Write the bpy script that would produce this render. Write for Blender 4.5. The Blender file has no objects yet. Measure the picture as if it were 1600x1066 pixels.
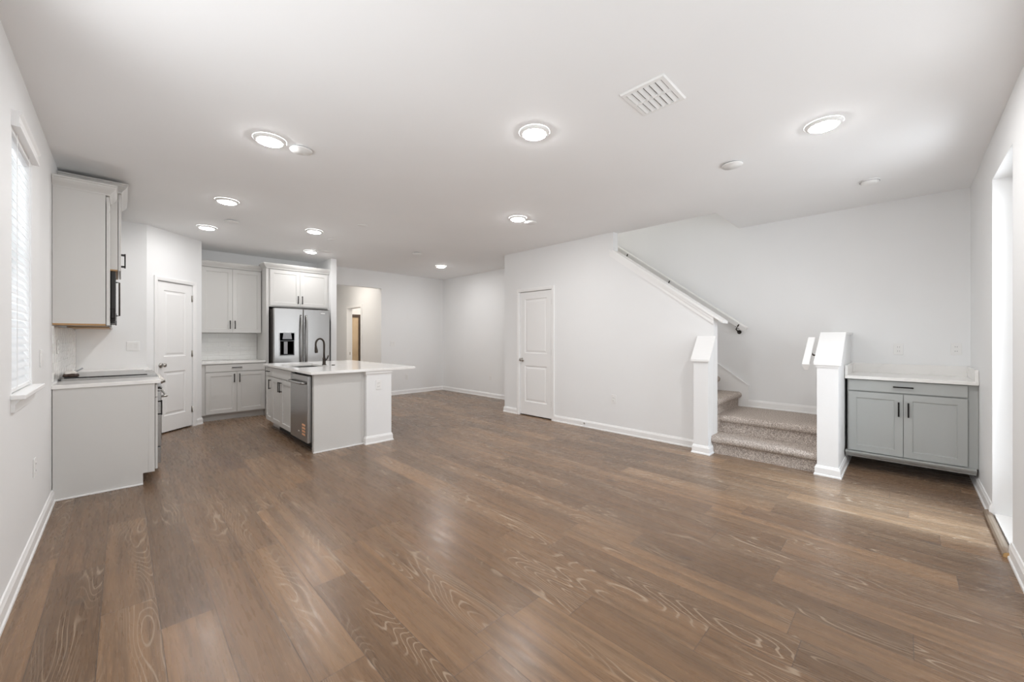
import bpy, bmesh, math, random
from mathutils import Vector, Matrix
from mathutils.geometry import tessellate_polygon
random.seed(7)
PI = math.pi
S = bpy.context.scene
C = S.collection

# ------------------------------------------------------------------ camera
cam_d = bpy.data.cameras.new('camera')
cam = bpy.data.objects.new('camera', cam_d)
C.objects.link(cam)
cam.location = (0.0, 0.0, 1.2898)
cam.rotation_euler = (PI / 2, 0, -0.7832)
cam_d.sensor_width = 36.0
cam_d.lens = 611.522 / 1600 * 36.0
cam_d.shift_y = -0.00304
cam_d.clip_start = 0.02
S.camera = cam

# ------------------------------------------------------------------ world, view
S.view_settings.view_transform = 'Standard'
S.view_settings.look = 'None'
S.view_settings.exposure = 0.42
S.view_settings.gamma = 1.0
S.view_settings.use_curve_mapping = False
S.cycles.max_bounces = 14
S.cycles.diffuse_bounces = 10
S.cycles.glossy_bounces = 6
S.cycles.transmission_bounces = 8
S.cycles.sample_clamp_indirect = 6.0
W = bpy.data.worlds.new('overcast_sky')
S.world = W
W.use_nodes = True
bg = W.node_tree.nodes['Background']
bg.inputs['Color'].default_value = (0.93, 0.97, 1.0, 1)
bg.inputs['Strength'].default_value = 0.6

LAMP_POWER = 178.0          # radiance of the lamp lenses
def area(name, loc, rot, sx, sy, energy, col=(1, 1, 1)):
    d = bpy.data.lights.new(name, 'AREA'); d.shape = 'RECTANGLE'
    d.size = sx; d.size_y = sy; d.energy = energy; d.color = col
    o = bpy.data.objects.new(name, d); C.objects.link(o)
    o.location = loc; o.rotation_euler = rot
    return o
# daylight through the patio door (shines towards +Y) and the window (towards +X)
area('daylight_patio', (4.07, -1.15, 1.35), (PI / 2 - 0.25, 0, 0), 1.3, 2.3, 52, (0.90, 0.95, 1.0))
sk = area('skylight_patio', (4.07, -2.0, 3.3), (0, 0, 0), 0.5, 0.5, 9.5, (0.58, 0.80, 1.0))
sk.rotation_euler = (Vector((4.05, 0.25, 0.0)) - sk.location).to_track_quat('-Z', 'Y').to_euler()
sk.data.spread = math.radians(38)
area('daylight_window', (-0.95, 3.47, 1.75), (0, -PI / 2, 0), 1.5, 0.8, 4.0, (0.93, 0.97, 1.0))
area('fill_side_window', (-1.05, 1.60, 1.45), (0, -PI / 2, 0), 2.0, 2.2, 33, (0.95, 0.98, 1.0))  # fill light added behind the extra side window
area('fill_slider', (1.72, -1.20, 1.20), (PI / 2, 0, 0), 3.0, 2.5, 16, (0.95, 0.98, 1.0))  # fill light added behind the extra slider
# upward fill added outside both extra openings to brighten the ceiling; no paving there
area('upfill_slider', (1.72, -2.1, 0.0), (PI, 0, 0), 3.2, 2.6, 48, (0.98, 0.985, 1.0))
area('upfill_side', (-1.75, 1.60, 0.1), (PI, 0, 0), 2.2, 2.6, 55, (0.98, 0.985, 1.0))
# area light added in the hall behind the far opening, no fixture
area('hall_fill', (3.2, 8.95, 2.72), (0, 0, 0), 0.7, 0.7, 10, (1.0, 0.92, 0.82))
area('side_room_fill', (5.2, 9.9, 2.72), (0, 0, 0), 0.6, 0.6, 22, (1.0, 0.93, 0.84))  # added to light the side room, without a fixture
# area light added above the stairwell to brighten it, no fixture
area('upstairs_fill', (5.33, 3.9, 5.45), (0, 0, 0), 0.5, 0.5, 17, (1.0, 0.94, 0.86))

# ------------------------------------------------------------------ materials
MATS = {}
def new_mat(name, col=(0.8, 0.8, 0.8), rough=0.5, metal=0.0, spec=0.5):
    m = bpy.data.materials.new(name); m.use_nodes = True
    b = m.node_tree.nodes['Principled BSDF']
    b.inputs['Base Color'].default_value = (*col, 1)
    b.inputs['Roughness'].default_value = rough
    b.inputs['Metallic'].default_value = metal
    b.inputs['Specular IOR Level'].default_value = spec
    MATS[name] = m
    return m
def nodes(m):
    nt = m.node_tree
    return nt, nt.nodes, nt.links, nt.nodes['Principled BSDF']
def noise(nt, scale, detail=2.0, vec=None, rough=0.5):
    n = nt.nodes.new('ShaderNodeTexNoise')
    n.inputs['Scale'].default_value = scale
    n.inputs['Detail'].default_value = detail
    n.inputs['Roughness'].default_value = rough
    if vec is not None: nt.links.new(vec, n.inputs['Vector'])
    return n.outputs['Fac']
def pos(nt):
    g = nt.nodes.new('ShaderNodeNewGeometry')
    return g.outputs['Position']
def objco(nt):
    g = nt.nodes.new('ShaderNodeTexCoord')
    return g.outputs['Object']
def math_n(nt, op, a, b=None, c=None):
    n = nt.nodes.new('ShaderNodeMath'); n.operation = op
    for i, v in enumerate((a, b, c)):
        if v is None: continue
        if isinstance(v, (int, float)): n.inputs[i].default_value = v
        else: nt.links.new(v, n.inputs[i])
    return n.outputs[0]
def ramp(nt, fac, stops):
    r = nt.nodes.new('ShaderNodeValToRGB')
    e = r.color_ramp.elements
    while len(e) < len(stops): e.new(0.5)
    for k, (p, c) in enumerate(stops):
        e[k].position = p; e[k].color = (*c, 1) if len(c) == 3 else c
    nt.links.new(fac, r.inputs['Fac'])
    return r.outputs['Color']
def mixc(nt, fac, a, b, mode='MIX'):
    n = nt.nodes.new('ShaderNodeMix'); n.data_type = 'RGBA'; n.blend_type = mode
    for i, v in ((0, fac), (6, a), (7, b)):
        if isinstance(v, (int, float)): n.inputs[i].default_value = v
        elif isinstance(v, tuple): n.inputs[i].default_value = (*v, 1)
        else: nt.links.new(v, n.inputs[i])
    return n.outputs[2]
def bump(nt, b, height, strength, dist=0.002):
    n = nt.nodes.new('ShaderNodeBump')
    n.inputs['Strength'].default_value = strength
    n.inputs['Distance'].default_value = dist
    nt.links.new(height, n.inputs['Height'])
    nt.links.new(n.outputs['Normal'], b.inputs['Normal'])
def scaled(nt, vec, s):
    n = nt.nodes.new('ShaderNodeVectorMath'); n.operation = 'MULTIPLY'
    nt.links.new(vec, n.inputs[0]); n.inputs[1].default_value = s
    return n.outputs[0]

def textured_paint(name, col, rough, scale, strength, var=0.02):
    m = new_mat(name, col, rough, spec=0.3)
    nt, ns, ln, b = nodes(m)
    p = pos(nt)
    f = noise(nt, scale, 3, p)
    bump(nt, b, f, strength, 0.003)
    f2 = noise(nt, 1.3, 2, p)
    lo = tuple(c * (1 - var) for c in col)
    ln.new(ramp(nt, f2, [(0.3, lo), (0.7, col)]), b.inputs['Base Color'])
    return m
textured_paint('wall_paint', (0.845, 0.852, 0.855), 0.55, 90, 0.05)
textured_paint('ceiling_paint', (0.895, 0.90, 0.905), 0.8, 55, 0.10)
textured_paint('trim_paint', (0.88, 0.88, 0.875), 0.35, 6, 0.01, 0.01)
textured_paint('cabinet_paint', (0.645, 0.638, 0.62), 0.38, 8, 0.01, 0.015)
textured_paint('cabinet_grey', (0.45, 0.465, 0.455), 0.40, 8, 0.01, 0.02)
textured_paint('blind_white', (0.88, 0.88, 0.88), 0.45, 20, 0.01, 0.01)
textured_paint('plastic_white', (0.84, 0.84, 0.83), 0.35, 20, 0.01, 0.01)

def steel(name, col, rough, axis_scale):
    m = new_mat(name, col, rough, 1.0)
    nt, ns, ln, b = nodes(m)
    v = scaled(nt, objco(nt), axis_scale)
    f = noise(nt, 1.0, 3, v)
    ln.new(ramp(nt, f, [(0.3, tuple(c * 0.98 for c in col)), (0.7, col)]), b.inputs['Base Color'])
    return m
steel('stainless', (0.40, 0.395, 0.388), 0.27, (60, 60, 2))
steel('nickel', (0.52, 0.50, 0.47), 0.28, (40, 40, 40))
m = new_mat('black_metal', (0.018, 0.016, 0.015), 0.35, 0.6)
nt, ns, ln, b = nodes(m); bump(nt, b, noise(nt, 300, 2, objco(nt)), 0.03, 0.0005)
m = new_mat('bronze', (0.055, 0.045, 0.038), 0.3, 0.85)
nt, ns, ln, b = nodes(m)
ln.new(ramp(nt, noise(nt, 30, 3, objco(nt)), [(0.3, (0.04, 0.032, 0.027)), (0.7, (0.075, 0.06, 0.05))]), b.inputs['Base Color'])
m = new_mat('black_glass', (0.008, 0.008, 0.009), 0.06)
nt, ns, ln, b = nodes(m); bump(nt, b, noise(nt, 3, 1, objco(nt)), 0.01, 0.001)
m = new_mat('black_plastic', (0.02, 0.019, 0.018), 0.5)
nt, ns, ln, b = nodes(m); bump(nt, b, noise(nt, 250, 2, objco(nt)), 0.05, 0.0005)
m = new_mat('dark_gap', (0.03, 0.024, 0.02), 0.8)
nt, ns, ln, b = nodes(m); bump(nt, b, noise(nt, 90, 2, objco(nt)), 0.05, 0.0005)

def quartz():
    m = new_mat('quartz', (0.86, 0.85, 0.83), 0.14)
    nt, ns, ln, b = nodes(m)
    p = pos(nt)
    v = noise(nt, 2.2, 6, p, 0.6)
    d = math_n(nt, 'ABSOLUTE', math_n(nt, 'SUBTRACT', v, 0.5))
    vein = ramp(nt, d, [(0.0, (0.83, 0.82, 0.80)), (0.03, (0.86, 0.85, 0.83))])
    speck = noise(nt, 420, 2, p)
    ln.new(mixc(nt, math_n(nt, 'MULTIPLY', speck, 0.12), vein, (0.76, 0.75, 0.73)), b.inputs['Base Color'])
quartz()

def tile():
    m = new_mat('wavy_tile', (0.84, 0.84, 0.82), 0.10)
    nt, ns, ln, b = nodes(m)
    co = objco(nt)
    br = ns.new('ShaderNodeTexBrick')
    br.inputs['Color1'].default_value = (0.85, 0.85, 0.83, 1)
    br.inputs['Color2'].default_value = (0.80, 0.80, 0.785, 1)
    br.inputs['Mortar'].default_value = (0.74, 0.735, 0.715, 1)
    br.inputs['Scale'].default_value = 1.0
    br.inputs['Mortar Size'].default_value = 0.0022
    br.inputs['Brick Width'].default_value = 0.30
    br.inputs['Row Height'].default_value = 0.075
    br.offset = 0.5
    sx = ns.new('ShaderNodeSeparateXYZ'); ln.new(co, sx.inputs[0])
    cb = ns.new('ShaderNodeCombineXYZ')
    ln.new(sx.outputs['X'], cb.inputs['X']); ln.new(sx.outputs['Z'], cb.inputs['Y'])
    ln.new(cb.outputs[0], br.inputs['Vector'])
    ln.new(br.outputs['Color'], b.inputs['Base Color'])
    w = noise(nt, 9, 2, scaled(nt, co, (1.0, 1.0, 2.2)))
    h = math_n(nt, 'SUBTRACT', math_n(nt, 'MULTIPLY', w, 1.6), math_n(nt, 'MULTIPLY', br.outputs['Fac'], 0.5))
    bump(nt, b, h, 0.5, 0.008)
tile()

def wood_floor():
    m = new_mat('plank_floor', (0.25, 0.17, 0.12), 0.30, spec=0.42)
    nt, ns, ln, b = nodes(m)
    p = pos(nt)
    s = ns.new('ShaderNodeSeparateXYZ'); ln.new(p, s.inputs[0])
    x, y = s.outputs['X'], s.outputs['Y']
    rx = math_n(nt, 'DIVIDE', math_n(nt, 'SUBTRACT', x, 0.121), 0.193)
    row = math_n(nt, 'FLOOR', rx)
    fx = math_n(nt, 'FRACT', rx)
    wn1 = ns.new('ShaderNodeTexWhiteNoise'); wn1.noise_dimensions = '1D'
    ln.new(row, wn1.inputs['W'])
    ly = math_n(nt, 'ADD', math_n(nt, 'DIVIDE', y, 1.24), math_n(nt, 'MULTIPLY', wn1.outputs['Value'], 5.37))
    idx = math_n(nt, 'FLOOR', ly)
    fy = math_n(nt, 'FRACT', ly)
    cb = ns.new('ShaderNodeCombineXYZ'); ln.new(row, cb.inputs['X']); ln.new(idx, cb.inputs['Y'])
    wn2 = ns.new('ShaderNodeTexWhiteNoise'); wn2.noise_dimensions = '2D'
    ln.new(cb.outputs[0], wn2.inputs['Vector'])
    r2 = wn2.outputs['Value']
    # grain space: per plank shifted, stretched along Y
    def gvec(sx, sy, k):
        c = ns.new('ShaderNodeCombineXYZ')
        ln.new(math_n(nt, 'MULTIPLY', x, sx), c.inputs['X'])
        ln.new(math_n(nt, 'MULTIPLY', y, sy), c.inputs['Y'])
        ln.new(math_n(nt, 'MULTIPLY', r2, k), c.inputs['Z'])
        return c.outputs[0]
    base = ramp(nt, r2, [(0.0, (0.135, 0.078, 0.042)), (0.35, (0.178, 0.102, 0.055)),
                         (0.7, (0.216, 0.125, 0.067)), (1.0, (0.279, 0.164, 0.088))])
    # broad streaks
    st = noise(nt, 1.0, 5, gvec(22, 0.75, 91), 0.62)
    base = mixc(nt, ramp(nt, st, [(0.36, (0.62,) * 3), (0.58, (0.0,) * 3)]), base, (0.090, 0.054, 0.032))
    # greyish patches
    gp = noise(nt, 1.0, 2, gvec(5, 0.8, 57))
    base = mixc(nt, ramp(nt, gp, [(0.5, (0.0,) * 3), (0.75, (0.45,) * 3)]), base, (0.171, 0.115, 0.073))
    # fine fibres
    fi = noise(nt, 1.0, 3, gvec(230, 9, 33), 0.7)
    base = mixc(nt, ramp(nt, fi, [(0.42, (0.0,) * 3), (0.72, (0.30,) * 3)]), base, (0.360, 0.234, 0.142))
    fi2 = noise(nt, 1.0, 3, gvec(120, 4, 12), 0.7)
    base = mixc(nt, ramp(nt, fi2, [(0.55, (0.0,) * 3), (0.75, (0.45,) * 3)]), base, (0.10, 0.072, 0.055))
    # cathedral rings: contours of a stretched noise, limed in pale lines
    cn = noise(nt, 1.0, 1.5, gvec(5.5, 0.75, 171), 0.45)
    cr = math_n(nt, 'SINE', math_n(nt, 'MULTIPLY', cn, 210.0))
    lines = ramp(nt, cr, [(0.70, (0.0,) * 3), (1.0, (1.0,) * 3)])
    where = ramp(nt, noise(nt, 1.0, 1, gvec(6, 0.9, 77)), [(0.50, (0.0,) * 3), (0.61, (0.62,) * 3)])
    base = mixc(nt, mixc(nt, 1.0, lines, where, 'MULTIPLY'), base, (0.43, 0.33, 0.24))
    # knots
    kn = noise(nt, 1.0, 1, gvec(9, 3.0, 301))
    base = mixc(nt, ramp(nt, kn, [(0.76, (0.0,) * 3), (0.84, (0.8,) * 3)]), base, (0.06, 0.05, 0.045))
    # seams
    ex = math_n(nt, 'MINIMUM', fx, math_n(nt, 'SUBTRACT', 1.0, fx))
    ey = math_n(nt, 'MULTIPLY', math_n(nt, 'MINIMUM', fy, math_n(nt, 'SUBTRACT', 1.0, fy)), 1.24 / 0.193)
    e = math_n(nt, 'MINIMUM', ex, ey)
    seam = ramp(nt, e, [(0.004, (1, 1, 1)), (0.012, (0, 0, 0))])
    base = mixc(nt, math_n(nt, 'MULTIPLY', seam, 0.7), base, (0.07, 0.05, 0.04))
    ln.new(base, b.inputs['Base Color'])
    b.inputs['Sheen Weight'].default_value = 0.06
    b.inputs['Sheen Roughness'].default_value = 0.45
    ro = noise(nt, 1.0, 3, gvec(60, 5, 9))
    ln.new(ramp(nt, ro, [(0.3, (0.24,) * 3), (0.7, (0.33,) * 3)]), b.inputs['Roughness'])
    h = math_n(nt, 'SUBTRACT', math_n(nt, 'MULTIPLY', fi, 0.35), math_n(nt, 'MULTIPLY', seam, 0.6))
    bump(nt, b, h, 0.12, 0.002)
wood_floor()

def carpet():
    m = new_mat('carpet', (0.42, 0.35, 0.29), 1.0, spec=0.1)
    nt, ns, ln, b = nodes(m)
    p = pos(nt)
    f = noise(nt, 105, 4, p, 0.75)
    g = noise(nt, 60, 2, p)
    c = ramp(nt, f, [(0.36, (0.20, 0.165, 0.145)), (0.5, (0.47, 0.41, 0.365)), (0.62, (0.80, 0.73, 0.67))])
    ln.new(mixc(nt, math_n(nt, 'MULTIPLY', g, 0.25), c, (0.42, 0.36, 0.32)), b.inputs['Base Color'])
    bump(nt, b, f, 0.9, 0.006)
carpet()

def wood(name, c1, c2, sc):
    m = new_mat(name, c1, 0.5)
    nt, ns, ln, b = nodes(m)
    f = noise(nt, 1.0, 4, scaled(nt, objco(nt), sc), 0.6)
    ln.new(ramp(nt, f, [(0.35, c1), (0.65, c2)]), b.inputs['Base Color'])
    bump(nt, b, f, 0.05, 0.001)
wood('raw_wood', (0.42, 0.24, 0.10), (0.52, 0.32, 0.15), (40, 4, 4))
wood('dark_wood', (0.030, 0.017, 0.010), (0.055, 0.032, 0.018), (30, 30, 3))
wood('strip_wood', (0.22, 0.165, 0.12), (0.30, 0.225, 0.165), (4, 60, 60))
wood('tan_panel', (0.42, 0.31, 0.19), (0.50, 0.38, 0.25), (3, 6, 2))
wood('end_grain', (0.50, 0.30, 0.12), (0.66, 0.44, 0.20), (90, 90, 90))
wood('paper_white', (0.74, 0.70, 0.66), (0.82, 0.79, 0.75), (40, 40, 40))
wood('dark_film', (0.035, 0.02, 0.014), (0.07, 0.04, 0.03), (50, 50, 50))
wood('copper_label', (0.70, 0.33, 0.16), (0.85, 0.50, 0.30), (120, 120, 120))
wood('dispenser_grey', (0.30, 0.31, 0.33), (0.36, 0.37, 0.39), (60, 60, 60))

# kitchen lenses given weaker emission to tone down the brightness there
for nm_, k_ in (('lamp_lens', 1.0), ('lamp_lens_kitchen', 0.57)):
    m = new_mat(nm_, (0.9, 0.9, 0.88), 0.4)
    nt, ns, ln, b = nodes(m)
    b.inputs['Emission Color'].default_value = (1.0, 0.99, 0.985, 1)
    b.inputs['Emission Strength'].default_value = LAMP_POWER * k_
m = new_mat('clear_glass', (0.95, 0.97, 0.96), 0.02)
nt, ns, ln, b = nodes(m)
tr = ns.new('ShaderNodeBsdfTransparent'); gl = ns.new('ShaderNodeBsdfGlossy'); gl.inputs['Roughness'].default_value = 0.02
mx = ns.new('ShaderNodeMixShader')
mx.inputs[0].default_value = 0.07; ln.new(tr.outputs[0], mx.inputs[1]); ln.new(gl.outputs[0], mx.inputs[2])
ln.new(mx.outputs[0], ns['Material Output'].inputs['Surface'])
# translucent blind slats
m = new_mat('slat', (0.9, 0.9, 0.9), 0.4)
nt, ns, ln, b = nodes(m)
ln.new(ramp(nt, noise(nt, 30, 2, objco(nt)), [(0.3, (0.89, 0.89, 0.89)), (0.7, (0.92, 0.92, 0.92))]), b.inputs['Base Color'])
tl = ns.new('ShaderNodeBsdfTranslucent'); tl.inputs['Color'].default_value = (0.9, 0.92, 0.94, 1)
mx = ns.new('ShaderNodeMixShader'); mx.inputs[0].default_value = 0.35
ln.new(b.outputs[0], mx.inputs[1]); ln.new(tl.outputs[0], mx.inputs[2])
ln.new(mx.outputs[0], ns['Material Output'].inputs['Surface'])

# ------------------------------------------------------------------ mesh helpers
class MB:
    def __init__(s): s.bm = bmesh.new()
    def box(s, x0, y0, z0, x1, y1, z1, bev=0.0, seg=2):
        if x1 < x0: x0, x1 = x1, x0
        if y1 < y0: y0, y1 = y1, y0
        if z1 < z0: z0, z1 = z1, z0
        r = bmesh.ops.create_cube(s.bm, size=1.0)
        vs = r['verts']
        for v in vs:
            v.co = Vector(((x0 + x1) / 2 + v.co.x * (x1 - x0), (y0 + y1) / 2 + v.co.y * (y1 - y0), (z0 + z1) / 2 + v.co.z * (z1 - z0)))
        if bev > 0:
            es = list({e for v in vs for e in v.link_edges})
            bmesh.ops.bevel(s.bm, geom=es, offset=bev, segments=seg, affect='EDGES', profile=0.5)
        return s
    def prism(s, poly, axis, a0, a1):
        """poly: 2D points; axis 'x': (y,z), 'y': (x,z), 'z': (x,y)"""
        def mk(p, a):
            return {'x': (a, p[0], p[1]), 'y': (p[0], a, p[1]), 'z': (p[0], p[1], a)}[axis]
        A = [s.bm.verts.new(mk(p, a0)) for p in poly]
        B = [s.bm.verts.new(mk(p, a1)) for p in poly]
        n = len(poly)
        for i in range(n):
            s.bm.faces.new((A[i], B[i], B[(i + 1) % n], A[(i + 1) % n]))
        for tri in tessellate_polygon([[Vector((p[0], p[1], 0)) for p in poly]]):
            s.bm.faces.new([A[k] for k in tri]); s.bm.faces.new([B[k] for k in tri][::-1])
        return s
    def lathe(s, prof, origin=(0, 0, 0), axis='z', seg=32, smooth=True):
        """prof: (r, h) along axis; closes ends with r=0"""
        ox, oy, oz = origin
        rings = []
        for r, h in prof:
            ring = []
            for k in range(seg if r > 1e-6 else 1):
                a = 2 * PI * k / seg
                u, w = r * math.cos(a), r * math.sin(a)
                co = {'z': (u, w, h), 'y': (u, h, w), 'x': (h, u, w)}[axis]
                ring.append(s.bm.verts.new((ox + co[0], oy + co[1], oz + co[2])))
            rings.append(ring)
        for a, c in zip(rings, rings[1:]):
            for k in range(seg):
                k2 = (k + 1) % seg
                vs = []
                for v in ((a[k % len(a)], a[k2 % len(a)], c[k2 % len(c)], c[k % len(c)])):
                    if v not in vs: vs.append(v)
                if len(vs) > 2:
                    f = s.bm.faces.new(vs); f.smooth = smooth
        return s
    def tube(s, pts, rad, seg=12, cap=True):
        pts = [Vector(p) for p in pts]
        rads = rad if isinstance(rad, (list, tuple)) else [rad] * len(pts)
        t0 = (pts[1] - pts[0]).normalized()
        up = Vector((0, 0, 1)) if abs(t0.z) < 0.9 else Vector((1, 0, 0))
        n = t0.cross(up).normalized()
        rings = []
        for i, p in enumerate(pts):
            t = (pts[min(i + 1, len(pts) - 1)] - pts[max(i - 1, 0)]).normalized()
            n = (n - t * n.dot(t)).normalized()
            b2 = t.cross(n)
            rings.append([s.bm.verts.new(p + (n * math.cos(2 * PI * k / seg) + b2 * math.sin(2 * PI * k / seg)) * rads[i]) for k in range(seg)])
        for a, c in zip(rings, rings[1:]):
            for k in range(seg):
                f = s.bm.faces.new((a[k], a[(k + 1) % seg], c[(k + 1) % seg], c[k])); f.smooth = True
        if cap:
            s.bm.faces.new(rings[0][::-1]); s.bm.faces.new(rings[-1])
        return s
    def rings(s, x0, x1, z0, z1, yf, prof, back=None):
        """nested rectangles on a face looking to -y; prof: (inset, depth behind yf)"""
        R = []
        for ins, dep in prof:
            R.append([s.bm.verts.new((x, yf + dep, z)) for x, z in ((x0 + ins, z0 + ins), (x1 - ins, z0 + ins), (x1 - ins, z1 - ins), (x0 + ins, z1 - ins))])
        for a, c in zip(R, R[1:]):
            for k in range(4):
                s.bm.faces.new((a[k], a[(k + 1) % 4], c[(k + 1) % 4], c[k]))
        s.bm.faces.new(R[-1])
        if back: s.bm.faces.new(R[0][::-1])
        return s
    def skin(s, path, prof, close=False):
        """sweep profile (d,z) along a 2D path; d is measured to the LEFT of the path"""
        P = [Vector((p[0], p[1])) for p in path]
        n = len(P)
        offs = []
        for i in range(n):
            dirs = []
            if i > 0 or close: dirs.append((P[i] - P[i - 1]).normalized())
            if i < n - 1 or close: dirs.append((P[(i + 1) % n] - P[i]).normalized())
            ns_ = [Vector((-d.y, d.x)) for d in dirs]
            m_ = sum(ns_, Vector((0, 0)))
            if len(ns_) == 2:
                m_ = m_ / max(0.2, (1 + ns_[0].dot(ns_[1])))
            offs.append(m_)
        V = [[s.bm.verts.new((P[i].x + offs[i].x * d, P[i].y + offs[i].y * d, z)) for d, z in prof] for i in range(n)]
        k = len(prof)
        rng = range(n if close else n - 1)
        for i in rng:
            a, c = V[i], V[(i + 1) % n]
            for j in range(k):
                s.bm.faces.new((a[j], a[(j + 1) % k], c[(j + 1) % k], c[j]))
        if not close:
            s.bm.faces.new(V[0]); s.bm.faces.new(V[-1][::-1])
        return s
    def build(s, name, mat, parent=None, loc=None, rotz=0.0):
        bmesh.ops.recalc_face_normals(s.bm, faces=s.bm.faces[:])
        me = bpy.data.meshes.new(name)
        s.bm.to_mesh(me); s.bm.free()
        o = bpy.data.objects.new(name, me)
        C.objects.link(o)
        me.materials.append(MATS[mat])
        if parent is not None: o.parent = parent
        if loc is not None: o.location = loc
        o.rotation_euler = (0, 0, rotz)
        return o

def tag(o, label=None, cat=None, group=None, kind=None):
    if label: o['label'] = label
    if cat: o['category'] = cat
    if group: o['group'] = group
    if kind: o['kind'] = kind
    return o
def thing(name, label, cat, loc=(0, 0, 0), rotz=0.0, group=None):
    o = bpy.data.objects.new(name, None); C.objects.link(o)
    o.location = loc; o.rotation_euler = (0, 0, rotz)
    o.empty_display_size = 0.1
    return tag(o, label, cat, group)
def struct(name, mb, mat, **k):
    return tag(mb.build(name, mat, **k), kind='structure')
def dup(root, label, loc, rotz=None, group=None):
    r = root.copy(); C.objects.link(r); r.location = loc
    if rotz is not None: r.rotation_euler = (0, 0, rotz)
    r['label'] = label
    if group: r['group'] = group
    for ch in root.children:
        c = ch.copy(); C.objects.link(c); c.parent = r
        for g in ch.children:
            d = g.copy(); C.objects.link(d); d.parent = c
    return r

# ------------------------------------------------------------------ measures of the room
XL, YR, XB, YF = -0.394, -0.444, 5.78, 8.14
H = 2.74
SX0, SX1 = 4.755, 4.875            # stair wall
ALC = 5.67                         # alcove wall
T = 0.14

# ------------------------------------------------------------------ shell
struct('floor', MB().box(-0.7, -0.62, -0.12, 6.4, 11.5, 0.0), 'plank_floor')
struct('ceiling', MB().box(-0.6, -0.7, H, 4.878, 8.14, H + 0.3), 'ceiling_paint')
struct('ceiling_corner', MB().box(4.878, -0.7, H, 6.0, 1.55, H + 0.3), 'ceiling_paint')
struct('ceiling_alcove', MB().box(4.878, 4.955, H, 6.0, 8.14, H + 0.3), 'ceiling_paint')
struct('ceiling_hall', MB().box(-0.6, 8.14, H, 6.4, 11.5, H + 0.3), 'ceiling_paint')
# left wall with window hole
WL = (0.75, 2.45, 0.75, 2.40)      # window opening added beside the camera, out of view, for fill light
WR = (0.45, 3.00, 0.0, 2.43)       # slider opening added beside the camera, unseen, to let in extra light
wy0, wy1, wz0, wz1 = 3.165, 3.775, 1.0, 2.40
mb = MB()
mb.box(XL - T, YR - 0.3, 0, XL, WL[0], H)
mb.box(XL - T, WL[1], 0, XL, wy0, H)
mb.box(XL - T, WL[0], 0, XL, WL[1], WL[2])
mb.box(XL - T, WL[0], WL[3], XL, WL[1], H)
mb.box(XL - T, wy1, 0, XL, 8.3, H)
mb.box(XL - T, wy0, 0, XL, wy1, wz0)
mb.box(XL - T, wy0, wz1, XL, wy1, H)
struct('wall_left', mb, 'wall_paint')
# right wall with patio door
px0, px1, pz1 = 3.69, 4.45, 2.43
mb = MB()
mb.box(XL - T, YR - 0.2, 0, WR[0], YR, H)
mb.box(WR[1], YR - 0.2, 0, px0, YR, H)
mb.box(WR[0], YR - 0.2, WR[3], WR[1], YR, H)
mb.box(px1, YR - 0.2, 0, XB + T, YR, H)
mb.box(px0, YR - 0.2, pz1, px1, YR, H)
struct('wall_right', mb, 'wall_paint')
struct('wall_back', MB().box(XB, YR - 0.2, 0, XB + T, 5.1, 5.5), 'wall_paint')
# stair wall: door notch and raking top
dY0, dY1, dZ = 3.897, 4.592, 2.055
slope = 0.731
rz = lambda y: 1.4535 + (y - 1.43) * 0.729
mb = MB().prism([(1.53, 0), (dY0, 0), (dY0, dZ), (dY1, dZ), (dY1, 0), (4.96, 0), (4.96, H), (2.816, H), (2.816, rz(2.816)), (1.53, rz(1.53))], 'x', SX0, SX1)
struct('wall_stair', mb, 'wall_paint')
struct('wall_stair_end', MB().box(SX1, 4.955, 0, ALC, 5.05, H), 'wall_paint')
struct('wall_alcove', MB().box(ALC, 4.96, 0, ALC + T, 8.3, H), 'wall_paint')
# closet behind the stair wall door is the dark space under the flight
# far wall with opening
mb = MB()
mb.box(XL, YF, 0, 2.80, YF + 0.12, H)
mb.box(4.04, YF, 0, ALC + T, YF + 0.12, H)
mb.box(2.80, YF, 2.38, 4.04, YF + 0.12, H)
struct('wall_far', mb, 'wall_paint')
struct('wall_wing', MB().box(2.70, 7.40, 0, 2.80, YF, H), 'wall_paint')
# pantry
P1, P2 = (0.222, 6.842), (0.845, 7.465)
struct('wall_pantry', MB().box(XL, 6.842, 0, 0.222, 6.942, H), 'wall_paint')
struct('wall_pantry_side', MB().box(0.745, 7.465, 0, 0.845, YF, H), 'wall_paint')
L = math.hypot(P2[0] - P1[0], P2[1] - P1[1])
t0, t1 = 0.150, 0.720
mb = MB().prism([(0, 0), (t0, 0), (t0, 2.055), (t1, 2.055), (t1, 0), (L, 0), (L, H), (0, H)], 'y', 0.0, 0.10)
struct('wall_pantry_diagonal', mb, 'wall_paint', loc=(P1[0], P1[1], 0), rotz=PI / 4)
# hall
mb = MB()
mb.box(4.04, 8.26, 0, 4.16, 9.16, H)
mb.box(4.04, 9.96, 0, 4.16, 11.3, H)
mb.box(4.04, 9.16, 2.03, 4.16, 9.96, H)
struct('wall_hall_right', mb, 'wall_paint')
struct('wall_hall_left', MB().box(2.68, 8.26, 0, 2.80, 11.3, H), 'wall_paint')
struct('wall_hall_end', MB().box(2.68, 11.2, 0, 4.16, 11.3, H), 'wall_paint')
mb = MB()
mb.box(4.16, 8.26, 0, 6.0, 8.36, H); mb.box(4.16, 11.2, 0, 6.0, 11.3, H); mb.box(5.9, 8.36, 0, 6.0, 11.2, H)
struct('wall_side_room', mb, 'wall_paint')
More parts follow.
